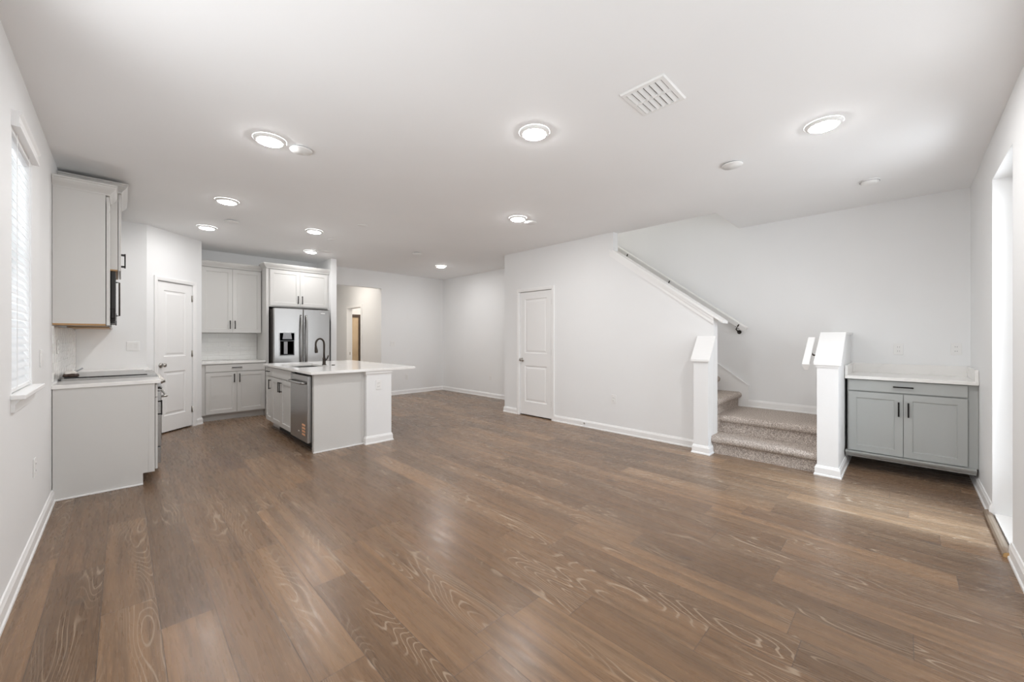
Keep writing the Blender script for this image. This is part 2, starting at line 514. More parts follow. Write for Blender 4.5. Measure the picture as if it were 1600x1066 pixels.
# stairwell above the ceiling
mb = MB()
mb.box(4.76, 1.43, H + 0.3, 4.88, 5.1, 5.5)
mb.box(4.88, 1.43, H + 0.3, XB, 1.55, 5.5)
struct('wall_stairwell', mb, 'wall_paint')
struct('wall_upper_end', MB().box(4.76, 6.2, H + 0.3, XB + T, 6.3, 5.5), 'wall_paint')
struct('wall_upper_side', MB().box(XB, 5.1, H + 0.3, XB + T, 6.3, 5.5).box(4.76, 5.1, H + 0.3, 4.88, 6.3, 5.5), 'wall_paint')
struct('ceiling_upper', MB().box(4.7, 1.4, 5.5, 6.0, 6.4, 5.6), 'ceiling_paint')

# ------------------------------------------------------------------ baseboards
BP = [(0, 0), (0.022, 0), (0.021, 0.012), (0.015, 0.018), (0.014, 0.070), (0.009, 0.081), (0.006, 0.091), (0, 0.093)]
def baseboard(name, path, dz=0.0):
    return struct(name, MB().skin(path, [(d, z + dz) for d, z in BP]), 'trim_paint')
baseboard('baseboard_left', [(XL, 4.745), (XL, YR), (WR[0], YR)])
baseboard('baseboard_right', [(WR[1], YR), (px0, YR)])
baseboard('baseboard_back', [(px1, YR), (XB, YR), (XB, 0.43), (4.65, 0.43), (4.65, 0.59), (4.69, 0.59)])
baseboard('baseboard_landing', [(XB, 0.59), (XB, 1.436)], 0.392)
baseboard('baseboard_stair', [(4.695, 1.53), (4.57, 1.53), (4.57, 1.685), (SX0, 1.685), (SX0, 3.842)])
baseboard('baseboard_alcove', [(SX0, 4.648), (SX0, 4.96), (ALC, 4.96), (ALC, YF), (4.04, YF), (4.04, 9.10)])
baseboard('baseboard_hall', [(4.04, 10.02), (4.04, 11.2), (2.80, 11.2), (2.80, 7.40), (2.70, 7.40)])
q = lambda t: (P1[0] + t * 0.7071, P1[1] + t * 0.7071)
baseboard('baseboard_pantry', [(0.845, 7.54), P2, q(t1 + 0.055)])
baseboard('baseboard_pantry_corner', [q(t0 - 0.055), P1])

# ------------------------------------------------------------------ trim: raking cap over the stair wall
mb = MB()
y0, y1 = 1.43, 2.816
def rake(mb, x0, x1, lo, hi, ya, yb):
    mb.prism([(ya, rz(ya) + lo), (yb, rz(yb) + lo), (yb, rz(yb) + hi), (ya, rz(ya) + hi)], 'x', x0, x1)
rake(mb, SX0 - 0.030, SX1 + 0.030, 0.0, 0.030, y0, y1)
rake(mb, SX0 - 0.018, SX0, -0.035, 0.0, 1.53, y1 + 0.05)
rake(mb, SX0 - 0.010, SX0, -0.085, -0.035, 1.53, y1 + 0.05)
struct('trim_1', mb, 'trim_paint')

# ------------------------------------------------------------------ doors
def two_panel_leaf(w, h, z0=0.018):
    mb = MB()
    th = 0.035
    st, top, mid, bot = 0.105, 0.115, 0.12, 0.215
    pz = [(z0 + bot, 0.83), (1.035, h - top)]
    mb.box(0, 0, z0, st, th, h); mb.box(w - st, 0, z0, w, th, h)
    mb.box(st, 0, z0, w - st, th, pz[0][0]); mb.box(st, 0, pz[0][1], w - st, th, pz[1][0]); mb.box(st, 0, pz[1][1], w - st, th, h)
    for a, c in pz:
        mb.rings(st, w - st, a, c, 0, [(0, 0), (0.010, 0.009), (0.026, 0.010), (0.048, 0.003)])
        mb.box(st, 0.02, a, w - st, th, c)
    return mb
def knob(parent, x, z, y=0.0):
    mb = MB()
    mb.lathe([(0, -0.004), (0.031, -0.004), (0.033, -0.008), (0.028, -0.012), (0.011, -0.016), (0.010, -0.036), (0.020, -0.042), (0.027, -0.052), (0.027, -0.062), (0.018, -0.070), (0, -0.072)], (x, y, z), 'y', 24)
    return tag(mb.build('door_knob', 'nickel', parent), 'brushed nickel knob')
def casing(parent, x0, x1, z1, w=0.055, y=0.0):
    pr = [(0, 0.0), (0, -0.008), (0.012, -0.014), (w - 0.012, -0.018), (w, -0.016), (w, 0.0)]
    mb = MB()
    # left leg, right leg, head
    for sgn, xe in ((-1, x0), (1, x1)):
        mb.prism([(xe + sgn * a, y + c) for a, c in pr], 'z', 0.0, z1 + w)
    mb.prism([(y + c, z1 + a) for a, c in pr], 'x', x0 - w * 0.6, x1 + w * 0.6)
    return mb.build('casing', 'trim_paint', parent)
def hinges(parent, x, zs, y=0.0):
    for z in zs:
        mb = MB().tube([(x, y - 0.007, z - 0.045), (x, y - 0.007, z + 0.045)], 0.006, 10)
        mb.box(x - 0.014, y - 0.003, z - 0.045, x + 0.014, y - 0.001, z + 0.045)
        mb.build('hinge', 'nickel', parent)
def make_door(name, w, h, loc, rotz, knob_x, hinge_x):
    o = struct(name, two_panel_leaf(w, h), 'trim_paint', loc=loc, rotz=rotz)
    knob(o, knob_x, 0.925)
    hinges(o, hinge_x, (0.25, 1.06, 1.86))
    return o
# pantry door on the diagonal wall: local x along the wall, faces the room (-y)
d = make_door('door_1', t1 - t0 - 0.006, 2.048, (*q(t0 + 0.003), 0.0), PI / 4, 0.055, t1 - t0 - 0.004)
d.location += Vector((-0.7071, 0.7071, 0)) * 0.012
casing(d, -0.004, t1 - t0 - 0.002, 2.053, 0.055, -0.012)
# closet door in the stair wall: local x runs to -Y, faces -X
d = make_door('door_2', dY1 - dY0 - 0.006, 2.048, (SX0 + 0.012, dY1 - 0.003, 0.0), -PI / 2, 0.055, dY1 - dY0 - 0.004)
casing(d, -0.004, dY1 - dY0 - 0.002, 2.053, 0.055, -0.012)
# patio door in the right wall recess (glass, white frame), faces +Y
mb = MB()
fw = 0.10
yA, yB = YR - 0.155, YR - 0.110
mb.box(px0, yA, 0.03, px0 + fw, yB, pz1); mb.box(px1 - fw, yA, 0.03, px1, yB, pz1)
mb.box(px0 + fw, yA, 0.03, px1 - fw, yB, 0.25); mb.box(px0 + fw, yA, pz1 - fw, px1 - fw, yB, pz1)
pd = struct('door_3', mb, 'trim_paint')
MB().box(px0 + fw, yA + 0.018, 0.25, px1 - fw, yA + 0.026, pz1 - fw).build('door_glass', 'clear_glass', pd)
MB().box(px0 + 0.001, YR - 0.199, 0.0, px1 - 0.001, YR - 0.008, 0.026, 0.004).build('door_sill', 'trim_paint', pd)
# slider and side window added out of view as openings for light
mb = MB()
xm = (WR[0] + WR[1]) / 2
for a, c in ((WR[0], WR[0] + 0.07), (xm - 0.05, xm + 0.05), (WR[1] - 0.07, WR[1])): mb.box(a, yA, 0.0, c, yB, WR[3])
for a, c in ((WR[0] + 0.07, xm - 0.05), (xm + 0.05, WR[1] - 0.07)):
    mb.box(a, yA, 0.0, c, yB, 0.09); mb.box(a, yA, WR[3] - 0.07, c, yB, WR[3])
sd = struct('added_slider', mb, 'trim_paint')
MB().box(WR[0] + 0.07, yA + 0.018, 0.09, WR[1] - 0.07, yA + 0.026, WR[3] - 0.07).build('door_glass', 'clear_glass', sd)
# hall doorway: casing on X=4.04, jamb lining
mb = MB()
for a, c in ((9.10, 9.16), (9.96, 10.02)): mb.box(4.022, a, 0, 4.04, c, 2.09)
mb.box(4.022, 9.16, 2.03, 4.04, 9.96, 2.09)
t2 = struct('trim_2', mb, 'trim_paint')
MB().box(4.09, 9.957, 0.86, 4.115, 9.9605, 0.93).build('strike_plate', 'nickel', t2)

# ------------------------------------------------------------------ window in the left wall
mb = MB()
xo = XL - 0.11
for a, c, e, g in ((wy0, wy0 + 0.04, wz0, wz1), (wy1 - 0.04, wy1, wz0, wz1), (wy0 + 0.04, wy1 - 0.04, wz0, wz0 + 0.04), (wy0 + 0.04, wy1 - 0.04, wz1 - 0.04, wz1), (wy0 + 0.04, wy1 - 0.04, 1.68, 1.72)):
    mb.box(xo - 0.03, a, e, xo + 0.02, c, g)
wn = struct('window_1', mb, 'trim_paint')
MB().box(xo - 0.008, wy0 + 0.04, wz0 + 0.04, xo, wy1 - 0.04, wz1 - 0.04).build('window_glass', 'clear_glass', wn)
mb = MB()
mb.box(XL - 0.10, wy0 + 0.001, wz0 - 0.02, XL + 0.001, wy1 - 0.001, wz0 + 0.004)
mb.box(XL, wy0 - 0.04, wz0 - 0.020, XL + 0.050, wy1 + 0.04, wz0 + 0.004, 0.004)
mb.prism([(XL, wz0 - 0.085), (XL + 0.012, wz0 - 0.085), (XL + 0.014, wz0 - 0.045), (XL + 0.034, wz0 - 0.020), (XL, wz0 - 0.020)], 'y', wy0 - 0.02, wy1 + 0.02)
mb.build('window_sill', 'trim_paint', wn)
mb = MB()
ym = (WL[0] + WL[1]) / 2
for a, c in ((WL[0], WL[0] + 0.05), (ym - 0.04, ym + 0.04), (WL[1] - 0.05, WL[1])): mb.box(xo - 0.03, a, WL[2], xo + 0.02, c, WL[3])
for a, c in ((WL[0] + 0.05, ym - 0.04), (ym + 0.04, WL[1] - 0.05)):
    mb.box(xo - 0.03, a, WL[2], xo + 0.02, c, WL[2] + 0.05); mb.box(xo - 0.03, a, WL[3] - 0.05, xo + 0.02, c, WL[3])
w2 = struct('added_window', mb, 'trim_paint')  # window added out of view so side fill can enter
MB().box(xo - 0.008, WL[0] + 0.05, WL[2] + 0.05, xo, WL[1] - 0.05, WL[3] - 0.05).build('window_glass', 'clear_glass', w2)
MB().box(XL - 0.10, WL[0] - 0.03, WL[2] - 0.02, XL + 0.04, WL[1] + 0.03, WL[2] + 0.002).build('window_sill', 'trim_paint', w2)
# faux wood blind
bl = thing('window_blind', 'closed white slatted blind with valance over the window at left', 'window blind', (XL, (wy0 + wy1) / 2, wz0))
hw = (wy1 - wy0) / 2 + 0.004
n = 30
mb = MB()
for k in range(n):
    zc = 0.055 + k * 0.0445
    th = math.radians(62)
    dx, dz = 0.025 * math.cos(th), 0.025 * math.sin(th)
    nx, nz = -math.sin(th) * 0.0014, math.cos(th) * 0.0014
    cx = -0.022
    mb.prism([(cx - dx - nx, zc + dz - nz), (cx + dx - nx, zc - dz - nz), (cx + dx + nx, zc - dz + nz), (cx - dx + nx, zc + dz + nz)], 'y', -hw + 0.012, hw - 0.012)
mb.build('slat_panel', 'slat', bl)
mb = MB().box(-0.045, -hw + 0.01, 0.012, 0.0, hw - 0.01, 0.03, 0.003)
mb.build('bottom_rail', 'blind_white', bl)
mb = MB()
zt = 1.432
pv = [(0.0, zt - 0.078), (0.030, zt - 0.078), (0.032, zt - 0.066), (0.026, zt - 0.058), (0.026, zt - 0.022), (0.036, zt - 0.010), (0.036, zt), (0.0, zt)]
mb.prism(pv, 'y', -hw - 0.012, hw + 0.012)
mb.box(-0.05, -hw + 0.012, zt - 0.10, 0.0, hw - 0.012, zt - 0.045)
mb.build('valance', 'blind_white', bl)
for sg in (-0.19, 0.19):
    MB().box(0.0035, sg - 0.006, 0.02, 0.0050, sg + 0.006, zt - 0.075).build('ladder_tape', 'blind_white', bl)

# ------------------------------------------------------------------ newel walls at the stairs
def newel(name, label, xf, y0, y1, z_front, z_back, x_rise, x_end, cap_over=0.022):
    t = thing(name, label, 'newel post', (xf, (y0 + y1) / 2, 0))
    hy = (y1 - y0) / 2
    dx, de = x_rise - xf, x_end - xf
    mb = MB().prism([(0, 0), (de, 0), (de, z_back), (dx, z_back), (0, z_front)], 'y', -hy, hy)
    mb.build('post', 'wall_paint', t)
    mb = MB()
    o = cap_over
    k = (z_back - z_front) / dx
    pr = [(-o, z_front - o * k), (dx, z_back), (de, z_back), (de, z_back + 0.022), (dx - 0.008, z_back + 0.022), (-o, z_front - o * k + 0.024)]
    mb.prism(pr, 'y', -hy - o, hy + o)
    mb.prism([(-0.010, z_front - 0.035), (0.0, z_front - 0.035), (0.0, z_front), (-0.010, z_front)], 'y', -hy - 0.008, hy + 0.008)
    mb.build('cap', 'trim_paint', t)
    return t
newel('newel_post', 'white boxed newel post with sloping cap left of the carpeted steps', 4.57, 1.531, 1.685, 1.055, 1.290, SX0, SX0)
newel('newel_post', 'white boxed newel post and half wall between the steps and the grey cabinet', 4.65, 0.432, 0.588, 1.050, 1.325, 5.06, XB)

# ------------------------------------------------------------------ stairs
st = thing('staircase', 'beige carpeted stairs with two steps and a landing, turning left behind the wall', 'stairs', (4.70, 1.06, 0))
def step_profile(x_r, x_b, z0, z1, nose=0.042, r=0.040):
    """riser at x_r, back at x_b, bull nosing at the front top"""
    p = [(x_r, z0), (x_b, z0), (x_b, z1)]
    cx, cz = x_r - nose + r, z1 - r
    for k in range(0, 9):
        a = PI / 2 + k * PI / 8
        p.append((cx + r * math.cos(a), cz + r * math.sin(a)))
    p.append((x_r, z1 - 2 * r - 0.001))
    return p
def step(poly, axis, a0, a1):
    o = MB().prism([(u, v) for u, v in poly], axis, a0, a1)
    for f in o.bm.faces: f.smooth = False
    return o.build('step', 'carpet', st)
ox, oy = 4.70, 1.06
R = 0.195
step(step_profile(0.0, 0.31, 0.0, R), 'y', 0.592 - oy, 1.529 - oy)
# landing runs back to the wall
step(step_profile(0.275, XB - ox, 0.0, 2 * R), 'y', 0.592 - oy, 1.529 - oy)
MB().box(SX1 + 0.003 - ox, 1.529 - oy, 0.0, XB - ox, 1.57 - oy, 2 * R).build('landing', 'carpet', st)
for k in range(12):
    yr = 1.555 + k * 0.26 - oy
    zt_ = 2 * R + (k + 1) * 0.19
    pr = step_profile(yr, min(yr + 0.30, 4.945 - oy), max(0.0, zt_ - 0.42), zt_)
    step(pr, 'x', SX1 + 0.003 - ox, XB - 0.016 - ox)
mb = MB()
ys = 1.436 - oy
pr = [(ys, 2 * R - 0.01), (ys, 0.655), (ys + 2.9, 0.655 + 2.9 * slope), (ys + 2.9, 0.40 + 2.7 * slope), (ys + 0.2, 2 * R - 0.01)]
mb.prism(pr, 'x', XB - 0.014 - ox, XB - ox)
th = 0.012
mb.prism([(ys - 0.004, 0.655), (ys + 2.9, 0.655 + 2.9 * slope), (ys + 2.9, 0.672 + 2.9 * slope), (ys - 0.004, 0.672)], 'x', XB - 0.022 - ox, XB - ox)
tag(mb.build('skirt_board', 'trim_paint', st), 'white painted skirt board')

# handrails
def handrail(label, a, bpt, half_w, brackets, wall_dir):
    """a, bpt: centre line ends, wall_dir: unit vector towards the wall"""
    a, bpt = Vector(a), Vector(bpt)
    t = thing('handrail', label, 'handrail', tuple(a))
    dvec = bpt - a
    L_ = dvec.length
    u = dvec.normalized()
    side = Vector(wall_dir)
    up = side.cross(u)
    if up.z < 0: up = -up
    mb = MB()
    # moulded section: flat lip on top, flanks falling in towards the bottom
    hh = 0.034
    hw_ = half_w
    sec = [(-hw_ * 0.5, -hh), (hw_ * 0.5, -hh), (hw_ * 0.92, hh * 0.35), (hw_, hh * 0.42), (hw_, hh * 0.85), (hw_ * 0.85, hh), (-hw_ * 0.85, hh), (-hw_, hh * 0.85), (-hw_, hh * 0.42), (-hw_ * 0.92, hh * 0.35)]
    A = [mb.bm.verts.new(side * s1 + up * s2) for s1, s2 in sec]
    B = [mb.bm.verts.new(dvec + side * s1 + up * s2) for s1, s2 in sec]
    nn = len(sec)
    mb.bm.faces.new(A); mb.bm.faces.new(B[::-1])
    for i in range(nn): mb.bm.faces.new((A[i], A[(i + 1) % nn], B[(i + 1) % nn], B[i]))
    mb.build('rail', 'trim_paint', t)
    for s_, dist in brackets:
        p = u * s_ - up * hh
        m2 = MB()
        m2.tube([p, p - up * 0.03 + side * 0.002, p + Vector((0, 0, -0.055)) + side * 0.02, p + Vector((0, 0, -0.062)) + side * (dist - 0.004)], [0.007, 0.007, 0.0075, 0.008], 10)
        q0 = p + Vector((0, 0, -0.062)) + side * (dist - 0.004)
        m2.tube([q0, q0 + side * 0.004], [0.026, 0.026], 18)
        m2.tube([p, p + up * 0.018 - side * (half_w * 0.70), p + up * 0.044 - side * (half_w * 1.02)], [0.008, 0.009, 0.007], 8)
        m2.tube([p + u * -0.03 - up * 0.001, p + u * 0.03 - up * 0.001], 0.006, 8)
        tag(m2.build('bracket', 'bronze', t), 'dark metal bracket')
    return t
rs = 0.731
handrail('long white sloping handrail on the stairwell wall, on dark brackets', (5.695, 1.445, 1.397), (5.695, 3.75, 1.397 + 2.305 * 0.730), 0.034,
         [(0.10, 0.085), (1.22, 0.085), (2.05, 0.085)], (1, 0, 0))
handrail('short white handrail stub on the half wall right of the steps', (4.665, 0.675, 1.010), (5.02, 0.675, 1.010 + 0.355 * 0.731), 0.030,
         [(0.32, 0.085)], (0, -1, 0))

# ------------------------------------------------------------------ cabinets (local: x along the front, front looks to -y, carcass front at y=0)
HL = 0.135
def pull(parent, x, z, vertical=True, y=-0.02, ln=HL, mat='black_metal'):
    mb = MB()
    hl = ln / 2
    if vertical:
        mb.box(x - 0.006, y - 0.034, z - hl, x + 0.006, y - 0.024, z + hl, 0.002)
        for s_ in (-1, 1): mb.box(x - 0.005, y - 0.026, z + s_ * (hl - 0.010) - 0.005, x + 0.005, y + 0.001, z + s_ * (hl - 0.010) + 0.005)
    else:
        mb.box(x - hl, y - 0.034, z - 0.006, x + hl, y - 0.024, z + 0.006, 0.002)
        for s_ in (-1, 1): mb.box(x + s_ * (hl - 0.010) - 0.005, y - 0.026, z - 0.005, x + s_ * (hl - 0.010) + 0.005, y + 0.001, z + 0.005)
    return tag(mb.build('handle', mat, parent), 'black bar pull')
def shaker(parent, x0, x1, z0, z1, mat, fw=0.058):
    mb = MB().rings(x0, x1, z0, z1, -0.021, [(0, 0.0165), (0, 0.0012), (0.0012, 0), (fw, 0), (fw + 0.003, 0.008), (fw + 0.010, 0.009)], back=True)
    return mb.build('door', mat, parent)
def slab(parent, x0, x1, z0, z1, mat):
    return MB().box(x0, -0.021, z0, x1, -0.0045, z1, 0.0015).build('drawer', mat, parent)
def base_body(t, w, d, mat, h=0.884, toe=0.10, toe_back=0.075):
    MB().box(0, 0, toe, w, d, h).build('body', mat, t)
    MB().box(0.0, toe_back, 0, w, toe_back + 0.018, toe).build('toe_kick', mat, t)
CROWN = [(0.0, 0.0), (0.004, 0.0), (0.006, 0.012), (0.014, 0.022), (0.030, 0.040), (0.042, 0.058), (0.044, 0.070), (0.050, 0.072), (0.050, 0.085), (0.0, 0.085)]
def crown(parent, w, d, z, mat, left=True, right=True):
    mb = MB()
    pth = []
    # walk so that outside is on the left: front from x=w to x=0
    if right: pth.append((w, d))
    pth += [(w, -0.021), (0, -0.021)]
    if left: pth.append((0, d))
    # going -x along the front: left normal is (0,-1) -> outside
    mb.skin(pth, [(o_, z + zz) for o_, zz in CROWN])
    mb.box(0, -0.02, z, w, d, z + 0.02)
    return mb.build('crown_moulding', mat, parent)

CP = 'cabinet_paint'
# --- kitchen far wall: base cabinet
kb_x0, kb_x1, kb_y = 0.853, 1.690, 7.535
t = thing('base_cabinet', 'white base cabinet with one wide drawer and two doors, beside the refrigerator', 'cabinet', (kb_x0, kb_y, 0))
w = kb_x1 - kb_x0
base_body(t, w, YF - kb_y - 0.004, CP)
f0 = 0.045
d_ = slab(t, f0, w - 0.006, 0.762, 0.872, CP); pull(d_, (f0 + w) / 2, 0.822, False)
mid = (f0 + w) / 2
d_ = shaker(t, f0, mid - 0.0015, 0.115, 0.752, CP); pull(d_, mid - 0.035, 0.655)
d_ = shaker(t, mid + 0.0015, w - 0.006, 0.115, 0.752, CP); pull(d_, mid + 0.035, 0.655)
ct = tag(MB().box(0.847, 7.500, 0.885, 1.690, YF - 0.012, 0.915, 0.003).build('countertop', 'quartz'), 'small white quartz countertop on the cabinet beside the refrigerator', 'countertop')
bsp = tag(MB().box(0, -0.010, 0, 1.690 - 0.847, 0, 1.368 - 0.916).build('tile_backsplash', 'wavy_tile', loc=(0.847, YF - 0.001, 0.916)), 'glossy white wavy tile backsplash beside the refrigerator', 'backsplash')
# --- kitchen far wall: upper cabinet
ux0, ux1, uy = 0.872, 1.688, 7.800
t = thing('wall_cabinet', 'white two-door wall cabinet left of the refrigerator', 'cabinet', (ux0, uy, 1.37))
w = ux1 - ux0
MB().box(0, 0, 0, w, YF - uy - 0.002, 1.055).build('body', CP, t)
mid = w / 2
d_ = shaker(t, 0.004, mid - 0.0015, 0.006, 1.04, CP); pull(d_, mid - 0.033, 0.135)
d_ = shaker(t, mid + 0.0015, w - 0.004, 0.006, 1.04, CP); pull(d_, mid + 0.033, 0.135)
crown(t, w, YF - uy - 0.004, 1.055, CP, left=False, right=False)
# --- refrigerator surround
t = thing('refrigerator_cabinet', 'white cabinet with tall side panel enclosing the refrigerator', 'cabinet', (1.695, 7.50, 0))
w = 2.697 - 1.695
MB().box(0, 0.0, 0, 0.038, YF - 7.50 - 0.002, 2.455).build('side_panel', CP, t)
MB().box(w - 0.020, 0.0, 0, w, YF - 7.50 - 0.002, 2.455).build('side_panel', CP, t)
MB().box(0.038, 0.0, 1.815, w - 0.020, YF - 7.50 - 0.002, 2.455).build('body', CP, t)
a, c = 0.052, w - 0.030
mid = (a + c) / 2
d_ = shaker(t, a, mid - 0.0015, 1.835, 2.440, CP); pull(d_, mid - 0.033, 1.950)
d_ = shaker(t, mid + 0.0015, c, 1.835, 2.440, CP); pull(d_, mid + 0.033, 1.950)
crown(t, w, 0.27, 2.455, CP, left=True, right=False)
# --- refrigerator
t = thing('refrigerator', 'stainless steel French door refrigerator with ice and water dispenser', 'refrigerator', (1.755, 7.36, 0))
w = 0.885
MB().box(0, 0.0, 0.03, w, YF - 7.36 - 0.06, 1.775, 0.004).build('body', 'dark_gap', t)
x_s = 0.447
def fr_door(x0, x1, z0, z1):
    return MB().box(x0, -0.075, z0, x1, -0.004, z1, 0.010, 3)
dl = fr_door(0.002, x_s - 0.002, 0.70, 1.785).build('door', 'stainless', t)
dr = fr_door(x_s + 0.002, w - 0.002, 0.70, 1.785).build('door', 'stainless', t)
fd = fr_door(0.002, w - 0.002, 0.06, 0.69).build('freezer_drawer', 'stainless', t)
def fridge_handle(par, x, z0, z1):
    pts = []
    for k in range(15):
        u = k / 14
        pts.append((x, -0.085 - 0.052 * math.sin(PI * u) ** 0.6, z0 + (z1 - z0) * u))
    mb = MB().tube(pts, 0.0125, 12)
    return mb.build('handle', 'stainless', par)
fridge_handle(dl, x_s - 0.042, 0.78, 1.68)
fridge_handle(dr, x_s + 0.042, 0.78, 1.68)
mb = MB().tube([(0.12, -0.08, 0.60), (0.13, -0.125, 0.60), (0.75, -0.125, 0.60), (0.76, -0.08, 0.60)], 0.0125, 12)
mb.build('handle', 'stainless', fd)
# dispenser: dark niche, silver hood and paddle
dx0, dx1 = 0.085, 0.305
mb = MB()
mb.rings(dx0 - 0.012, dx1 + 0.012, 0.985, 1.385, -0.077, [(0, 0.002), (0.004, -0.003), (0.012, -0.003), (0.014, 0.002)])
dsp = mb.build('dispenser', 'stainless', dl)
MB().rings(dx0, dx1, 1.0, 1.245, -0.079, [(0, 0.0), (0.006, 0.0), (0.02, 0.004)]).build('dispenser_niche', 'black_glass', dl)
MB().prism([(dx0 + 0.055, 1.375), (dx1 - 0.055, 1.375), (dx1 - 0.040, 1.27), (dx0 + 0.040, 1.27)], 'y', -0.092, -0.078).build('dispenser_spout', 'dispenser_grey', dl)
MB().box(dx0 + 0.06, -0.088, 1.02, dx0 + 0.115, -0.078, 1.225, 0.003).build('dispenser_paddle', 'dispenser_grey', dl)
tag(MB().box(w - 0.155, -0.0765, 1.715, w - 0.085, -0.0752, 1.727).build('badge', 'plastic_white', dr), 'small pale badge')

# --- left wall run (front looks +X: rotz = +90deg, local x -> +Y, local y -> -X)
QL = PI / 2
cf = 0.205
dep = cf - XL
t = thing('base_cabinet', 'light grey base cabinet whose end panel faces the room, left of the range', 'cabinet', (cf, 4.747, 0), QL)
w = 5.120 - 4.747
base_body(t, w, dep - 0.004, CP)
mb = MB().prism([(0.0, 0.1), (0.0, 0.884), (dep - 0.004, 0.884), (dep - 0.004, 0.0), (0.078, 0.0), (0.078, 0.1)], 'x', -0.019, 0.0)
mb.box(-0.022, 0.0, 0.1, -0.019, 0.040, 0.884)
mb.build('end_panel', CP, t)
MB().box(-0.034, 0.075, 0.0, -0.019, dep - 0.004, 0.014, 0.004).build('shoe_moulding', 'trim_paint', t)
d_ = slab(t, 0.004, w - 0.004, 0.762, 0.872, CP); pull(d_, w / 2, 0.822, False)
d_ = shaker(t, 0.004, w - 0.004, 0.115, 0.752, CP); pull(d_, 0.045, 0.655)
tag(MB().box(XL, 4.715, 0.885, 0.245, 5.120, 0.915, 0.003).build('countertop', 'quartz'), 'white quartz countertop at the near end of the left cabinet run', 'countertop')
# range
t = thing('range', 'stainless steel slide-in range with black glass cooktop against the left wall', 'range', (cf + 0.03, 5.125, 0), QL)
w = 0.755
dr_ = cf + 0.03 - XL
MB().box(0, 0.0, 0.06, w, dr_ - 0.03, 0.905).build('body', 'stainless', t)
MB().box(0.02, 0.05, 0.0, w - 0.02, dr_ - 0.05, 0.06).build('plinth', 'black_plastic', t)
MB().box(-0.002, 0.0, 0.905, w + 0.002, dr_ - 0.02, 0.936, 0.003).build('top_rim', 'stainless', t)
MB().box(0.0, 0.065, 0.937, w, dr_ - 0.035, 0.945, 0.002).build('cooktop', 'black_glass', t)
mb = MB().prism([(0.0, 0.78), (-0.030, 0.78), (-0.045, 0.80), (-0.012, 0.925), (0.0, 0.925)], 'x', 0.0, w)
cpn = mb.build('control_panel', 'stainless', t)
for k in range(5):
    xk = 0.05 + k * (w - 0.10) / 4
    mb = MB().lathe([(0, 0.0), (0.026, 0.0), (0.026, -0.010), (0.021, -0.014), (0.020, -0.034), (0, -0.036)], (0, 0, 0), 'y', 20)
    o = mb.build('knob', 'nickel', cpn); o.location = (xk, -0.030, 0.862); o.rotation_euler = (-0.26, 0, 0)
od = MB().box(0.004, -0.036, 0.235, w - 0.004, -0.002, 0.768, 0.004).build('oven_door', 'stainless', t)
MB().box(0.03, -0.0385, 0.30, w - 0.03, -0.0355, 0.66, 0.001).build('oven_window', 'black_glass', od)
mb = MB().tube([(0.05, -0.036, 0.715), (0.05, -0.075, 0.715), (w - 0.05, -0.075, 0.715), (w - 0.05, -0.036, 0.715)], 0.011, 12)
mb.build('handle', 'nickel', od)
MB().box(0.004, -0.034, 0.07, w - 0.004, -0.002, 0.225, 0.004).build('drawer', 'stainless', t)
# packet left on the cooktop
t = thing('packet', 'small crumpled dark brown and white packet on the back of the cooktop', 'packet', (-0.325, 5.19, 0.945))
def lump(name, mat, rx, ry, rzz, cz, par, seed):
    rnd = random.Random(seed)
    mb = MB()
    bmesh.ops.create_icosphere(mb.bm, subdivisions=3, radius=1.0)
    for v in mb.bm.verts:
        k = 1 + 0.10 * math.sin(5 * v.co.x + seed) * math.cos(4 * v.co.y) + rnd.uniform(-0.05, 0.05)
        v.co = Vector((v.co.x * rx * k, v.co.y * ry * k, max(cz + v.co.z * rzz * k, 0.001)))
    return mb.build(name, mat, par)
lump('wrapper', 'dark_film', 0.050, 0.04, 0.026, 0.012, t, 3)
lump('paper', 'paper_white', 0.040, 0.032, 0.022, 0.036, t, 8)
MB().tube([(0.02, 0.0, 0.035), (0.075, 0.01, 0.075)], 0.006, 8).build('strap', 'dispenser_grey', t)
# base cabinet beyond the range
t = thing('base_cabinet', 'light grey base cabinet between the range and the pantry wall', 'cabinet', (cf, 5.885, 0), QL)
w = 6.838 - 5.885
base_body(t, w, dep - 0.004, CP)
d_ = slab(t, 0.004, w - 0.004, 0.762, 0.872, CP); pull(d_, w / 2, 0.822, False)
d_ = shaker(t, 0.004, w / 2 - 0.0015, 0.115, 0.752, CP); pull(d_, w / 2 - 0.035, 0.655)
d_ = shaker(t, w / 2 + 0.0015, w - 0.004, 0.115, 0.752, CP); pull(d_, w / 2 + 0.035, 0.655)
tag(MB().box(XL, 5.885, 0.885, 0.245, 6.840, 0.915, 0.003).build('countertop', 'quartz'), 'white quartz countertop between the range and the pantry wall', 'countertop')
tag(MB().box(0, -0.010, 0, 6.840 - 4.747, 0, 1.385 - 0.940).build('tile_backsplash', 'wavy_tile', loc=(XL + 0.0005, 4.747, 0.940), rotz=QL), 'glossy white wavy tile backsplash behind the range', 'backsplash')
